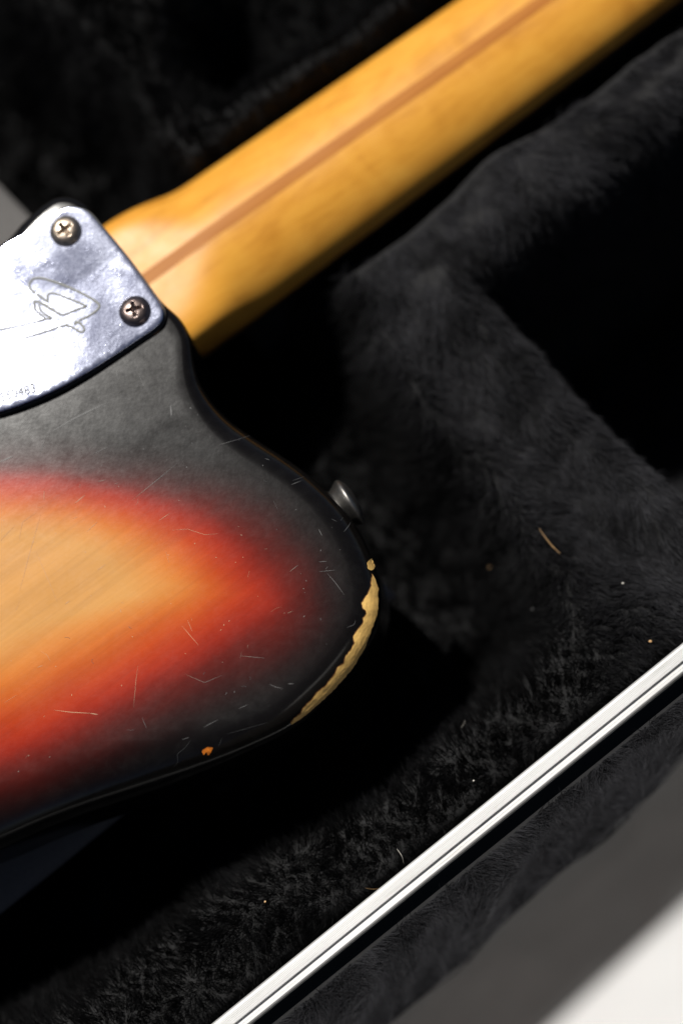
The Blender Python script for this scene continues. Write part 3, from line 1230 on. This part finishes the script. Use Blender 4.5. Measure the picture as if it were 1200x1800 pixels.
flow = np.column_stack([np.cos(fa) * fm_, np.sin(fa) * fm_, np.zeros(len(x))]) + rng.normal(0, 0.16, (len(x), 3))
flow[:, :2] += nap
cell = 0.0034                                            # tufts: tips gather together
ci, cj = np.floor(x / cell + 0.7 * vnoise(x, y, 0.009, 71)).astype(int), np.floor(y / cell + 0.7 * vnoise(x, y, 0.009, 72)).astype(int)
jx, jy = _tab[ci % 256, cj % 256] - 0.5, _tab[(cj + 91) % 256, (ci + 37) % 256] - 0.5
cx, cy = (ci + 0.5 + 0.5 * jx) * cell, (cj + 0.5 + 0.5 * jy) * cell
flow[:, 0] += np.clip((cx - x) / 0.007, -0.4, 0.4) + 0.35 * jx
flow[:, 1] += np.clip((cy - y) / 0.007, -0.4, 0.4) + 0.35 * jy
ln = 0.0058 * (1 + 0.25 * vnoise(x, y, 0.006, 15)) * rng.uniform(0.7, 1.15, len(x))
ln *= 0.55 + 0.45 * sstep(-railw(fxy), 0.001, 0.012)
wd = rng.uniform(0.00007, 0.00013, len(x))
tone = np.clip(0.02 + 0.54 * ridge + (0.05 + 0.22 * ridge) * vnoise(x, y, 0.004, 16) + (0.08 + 0.30 * ridge) * vnoise(x, y, 0.014, 17) + np.abs(rng.normal(0, 0.045 + 0.12 * ridge, len(x))), 0, 1)  # pile coloured paler on the ridge, painting in its sunlit brightness
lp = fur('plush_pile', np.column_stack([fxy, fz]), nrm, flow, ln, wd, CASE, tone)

# case wall, under and outside the rail
def extrude_profile(name, prof, mat, parent, t0=-0.16, t1=0.44, smooth=False, origin=RA, d=RD, nrm=RN, closed=True):
    vs, fs = [], []
    for t in (t0, t1):
        for w, z in prof:
            p = origin + d * t + nrm * w
            vs.append((p.x, p.y, origin.z + z))
    n0 = len(prof)
    for i in range(n0 if closed else n0 - 1):
        j = (i + 1) % n0
        fs.append((i, j, n0 + j, n0 + i))
    if closed:
        fs.append(tuple(range(n0 - 1, -1, -1)))
        fs.append(tuple(n0 + i for i in range(n0)))
    me = fix_normals(mesh(name, vs, fs))
    return under(link(name, me, mat, smooth=smooth), parent)


extrude_profile('case_wall', [(0.0008, -0.004), (0.0066, -0.004), (0.0066, -0.085), (0.0008, -0.085)], MAT_SHELL, CASE)
rail_prof = [(0.0, -0.006), (0.0, -0.0006), (0.0005, 0.0)]
for i in range(5):                                       # fine ridges drawn along the top
    w = 0.0014 + i * 0.00052
    rail_prof += [(w, 0.00002), (w + 0.00016, -0.00006), (w + 0.00032, 0.00002)]
rail_prof += [(0.0043, 0.0), (0.00445, -0.0002), (0.0045, -0.0013), (0.0057, -0.0013), (0.00585, -0.0007), (0.0060, -0.0005), (0.0069, -0.0005),
              (0.0074, -0.0010), (0.0075, -0.006)]
extrude_profile('aluminium_rail', rail_prof, MAT_RAIL, CASE)

# ---- lid, hinged open on the near side and leaning back towards the camera
LID = under(empty('lid', RA), CASE)
lid_props = 'open lid of the case, lined with plush and grey fabric'
LID['label'] = lid_props
bpy.context.view_layer.update()


def under2(o, part):
    o.parent = part
    o.matrix_parent_inverse = part.matrix_world.inverted()
    return o


def line_at(p0, p1, z):
    """straight edge through two seen points at height z, stretched past the frame"""
    a, b = P(*p0, z), P(*p1, z)
    e = b - a
    return a - e * 0.7, b + e * 1.0


E0 = line_at((478, 1800), (1200, 1218), zr + 0.0005)      # rim of the lid
E1 = line_at((590, 1800), (1200, 1290), zr + 0.006)
E2 = line_at((690, 1800), (1215, 1330), zr + 0.040)       # where the plush stops
E3 = line_at((972, 1800), (1215, 1576), zr + 0.165)       # where the grey panel stops
E4 = line_at((1290, 1800), (1500, 1600), zr + 0.25)


def panel(name, A, B, mat, thick, nu=60, nv=24, bulge=0.0, part=LID, jit=0.0):
    vs, fs = [], []
    a0, a1 = np.array(A[0]), np.array(A[1])
    b0, b1 = np.array(B[0]), np.array(B[1])
    nn = np.cross(a1 - a0, b0 - a0)
    nn /= np.linalg.norm(nn)
    if nn[2] < 0:
        nn = -nn
    for side in (0, 1):
        for i in range(nu + 1):
            for j in range(nv + 1):
                u, v = i / nu, j / nv
                p = (a0 * (1 - u) + a1 * u) * (1 - v) + (b0 * (1 - u) + b1 * u) * v
                p = p + nn * (bulge * math.sin(math.pi * v) - side * thick)
                if jit and side == 0:
                    p = p + nn * jit * vnoise(np.array([u * 0.5]), np.array([v * 0.1]), 0.03, 31)[0]
                vs.append(p)
    M = (nu + 1) * (nv + 1)
    for i in range(nu):
        for j in range(nv):
            a = i * (nv + 1) + j
            fs.append((a, a + nv + 1, a + nv + 2, a + 1))
            fs.append((M + a, M + a + 1, M + a + nv + 2, M + a + nv + 1))
    rim = [j for j in range(nv + 1)] + [i * (nv + 1) + nv for i in range(1, nu + 1)] + [nu * (nv + 1) + j for j in range(nv - 1, -1, -1)] + [i * (nv + 1) for i in range(nu - 1, 0, -1)]
    for k in range(len(rim)):
        p, q = rim[k], rim[(k + 1) % len(rim)]
        fs.append((p, q, M + q, M + p))
    me = fix_normals(mesh(name, vs, fs))
    return under2(link(name, me, mat), part), (a0, a1, b0, b1, nn)


pl1, g1 = panel('lid_plush_lining', E0, E1, MAT_BACKING, 0.004)
pl2, g2 = panel('lid_plush_lining', E1, E2, MAT_BACKING, 0.004)
panel('lid_fabric_panel', E2, E3, MAT_LIDFAB, 0.008, bulge=0.006, jit=0.002)
panel('lid_trim', (E3[0] + Vector((0, 0, .0005)), E3[1] + Vector((0, 0, .0005))), E4, MAT_WHITE, 0.010)
# lid rim rail peeping out below the plush
e0 = E0[0]
ld = (E0[1] - E0[0]).normalized()
ln_ = Vector((ld.y, -ld.x, 0))
rr_ = extrude_profile('lid_rail', [(0.0, -0.005), (0.0, -0.0008), (0.0022, -0.0006), (0.0022, -0.005)], MAT_RAIL, CASE, 0.0, (E0[1] - E0[0]).length, origin=e0, d=ld, nrm=ln_)
under2(rr_, LID)
for nm, gg, cnt, lnth, v0 in (('lid_plush_pile', g1, 90000, 0.0056, 0.07), ('lid_plush_pile', g2, 120000, 0.0075, 0.0)):
    a0, a1, b0, b1, nn = gg
    u = rng.uniform(0, 1, cnt)
    v = rng.uniform(v0, 1, cnt)
    p = (a0 * (1 - u)[:, None] + a1 * u[:, None]) * (1 - v)[:, None] + (b0 * (1 - u)[:, None] + b1 * u[:, None]) * v[:, None]
    x, y = p[:, 0], p[:, 1] + p[:, 2]
    fa = 2.0 * vnoise(x, y, 0.022, 41) + 1.6 * vnoise(x, y, 0.008, 42) + 2.1
    fl = np.column_stack([np.cos(fa), np.sin(fa), np.zeros(cnt)]) * 0.5 + np.array([*sdir, -0.4]) * 1.1 + rng.normal(0, 0.16, (cnt, 3))
    L = lnth * (1 + 0.3 * vnoise(x, y, 0.006, 43)) * rng.uniform(0.7, 1.15, cnt)
    t_ = np.clip(0.75 + 0.25 * vnoise(x, y, 0.004, 44) + rng.normal(0, 0.16, cnt), 0, 1)
    o = fur(nm, p, np.tile(nn, (cnt, 1)), fl, L, rng.uniform(0.00007, 0.00013, cnt), CASE, t_)
    under2(o, LID)

# ------------------------------------------------------------------ grey cloth under the body
zc = -0.053
c0, c1, c2 = P(696, 1048, zc), P(-170, 148, zc), P(-230, 1790, zc)
vs, fs = [], []
n_ = 70
for i in range(n_ + 1):
    for j in range(n_ + 1):
        u, v = i / n_, j / n_
        p = c0 + (c1 - c0) * u + (c2 - c0) * v
        zz = 0.0012 * vnoise(np.array([p.x]), np.array([p.y]), 0.03, 51)[0] - 0.004 * max(0, 0.05 - min(u, v)) / 0.05 * 0.3
        vs.append(p + Vector((0, 0, zz)))
for i in range(n_):
    for j in range(n_):
        a = i * (n_ + 1) + j
        fs.append((a, a + 1, a + n_ + 2, a + n_ + 1))
cl = link('polishing_cloth', fix_normals(mesh('polishing_cloth', vs, fs)), MAT_CLOTH, label='grey flat cloth tucked under the guitar body, one corner showing by the horn',
          category='cloth')
sm_ = cl.modifiers.new('thickness', 'SOLIDIFY')
sm_.thickness = 0.0012

# ------------------------------------------------------------------ lint and crumbs caught in the plush
def surf_at(px, py, up=0.006):
    z = -0.045
    for _ in range(12):
        p = P(px, py, z)
        z = 0.5 * z + 0.5 * (height(np.array([[p.x, p.y]]))[0] + up)
    return P(px, py, z)


MAT_TAN = plain('straw_fibre', (0.45, 0.27, 0.12), 0.5, 0, 900, 0.3)
MAT_PALE = plain('pale_lint', (0.55, 0.52, 0.46), 0.6, 0, 900, 0.3)


def fibre(pxs, r, mat, label, name='lint_fibre', cat='fibre'):
    c = catmull([tuple(surf_at(x, y)) for x, y in pxs], 6, closed=False)
    o = tube(name, [Vector(q) for q in c], r, mat, None, 2, False, lambda t: 0.35 + 0.65 * math.sin(math.pi * min(max(t, 0.05), 0.95)))
    o['label'] = label
    o['category'] = cat
    return o


fibre([(947, 929), (958, 945), (972, 962), (984, 973)], 0.00013, MAT_TAN, 'reddish straw fibre on the plush ridge right of the horn')
fibre([(642, 1561), (654, 1563), (668, 1562)], 0.00011, MAT_TAN, 'tan straw fibre touching the inner edge of the rail')
fibre([(810, 1280), (815, 1272), (818, 1266)], 0.00009, MAT_PALE, 'pale lint hair on plush between horn and rail')
fibre([(697, 1492), (706, 1505), (709, 1518)], 0.00009, MAT_PALE, 'thin lint hair on plush left of the rail middle')


def crumb(px, py, s, mat, label, up=0.0065, p=None):
    p = p or surf_at(px, py, up)
    bm = bmesh.new()
    bmesh.ops.create_icosphere(bm, subdivisions=1, radius=s * 0.72)
    for v in bm.verts:
        v.co *= random.uniform(0.6, 1.25)
        v.co.z *= 0.5
        v.co.x *= 1.3
        v.co += p
    me = bpy.data.meshes.new('crumb')
    bm.to_mesh(me)
    bm.free()
    o = link('crumb', me, mat, smooth=False)
    o['label'] = label
    o['category'] = 'crumb'


crumb(466, 1585, 0.0006, MAT_TAN, 'tan wood crumb on plush above the rail, left of the fibre')
crumb(860, 997, 0.00045, MAT_TAN, 'brownish crumb in the hollow right of the horn')
crumb(1094, 1025, 0.0005, MAT_PALE, 'tiny white crumb on plush at the far right')
crumb(1142, 1127, 0.0007, MAT_TAN, 'pale tan crumb just above the right end of the rail')
crumb(935, 1070, 0.0005, plain('grey_lint', (0.2, 0.2, 0.2), 0.8), 'grey lint tuft at the corner of the hollow')
crumb(832, 1372, 0.0004, MAT_PALE, 'small pale crumb close to the middle of the rail')
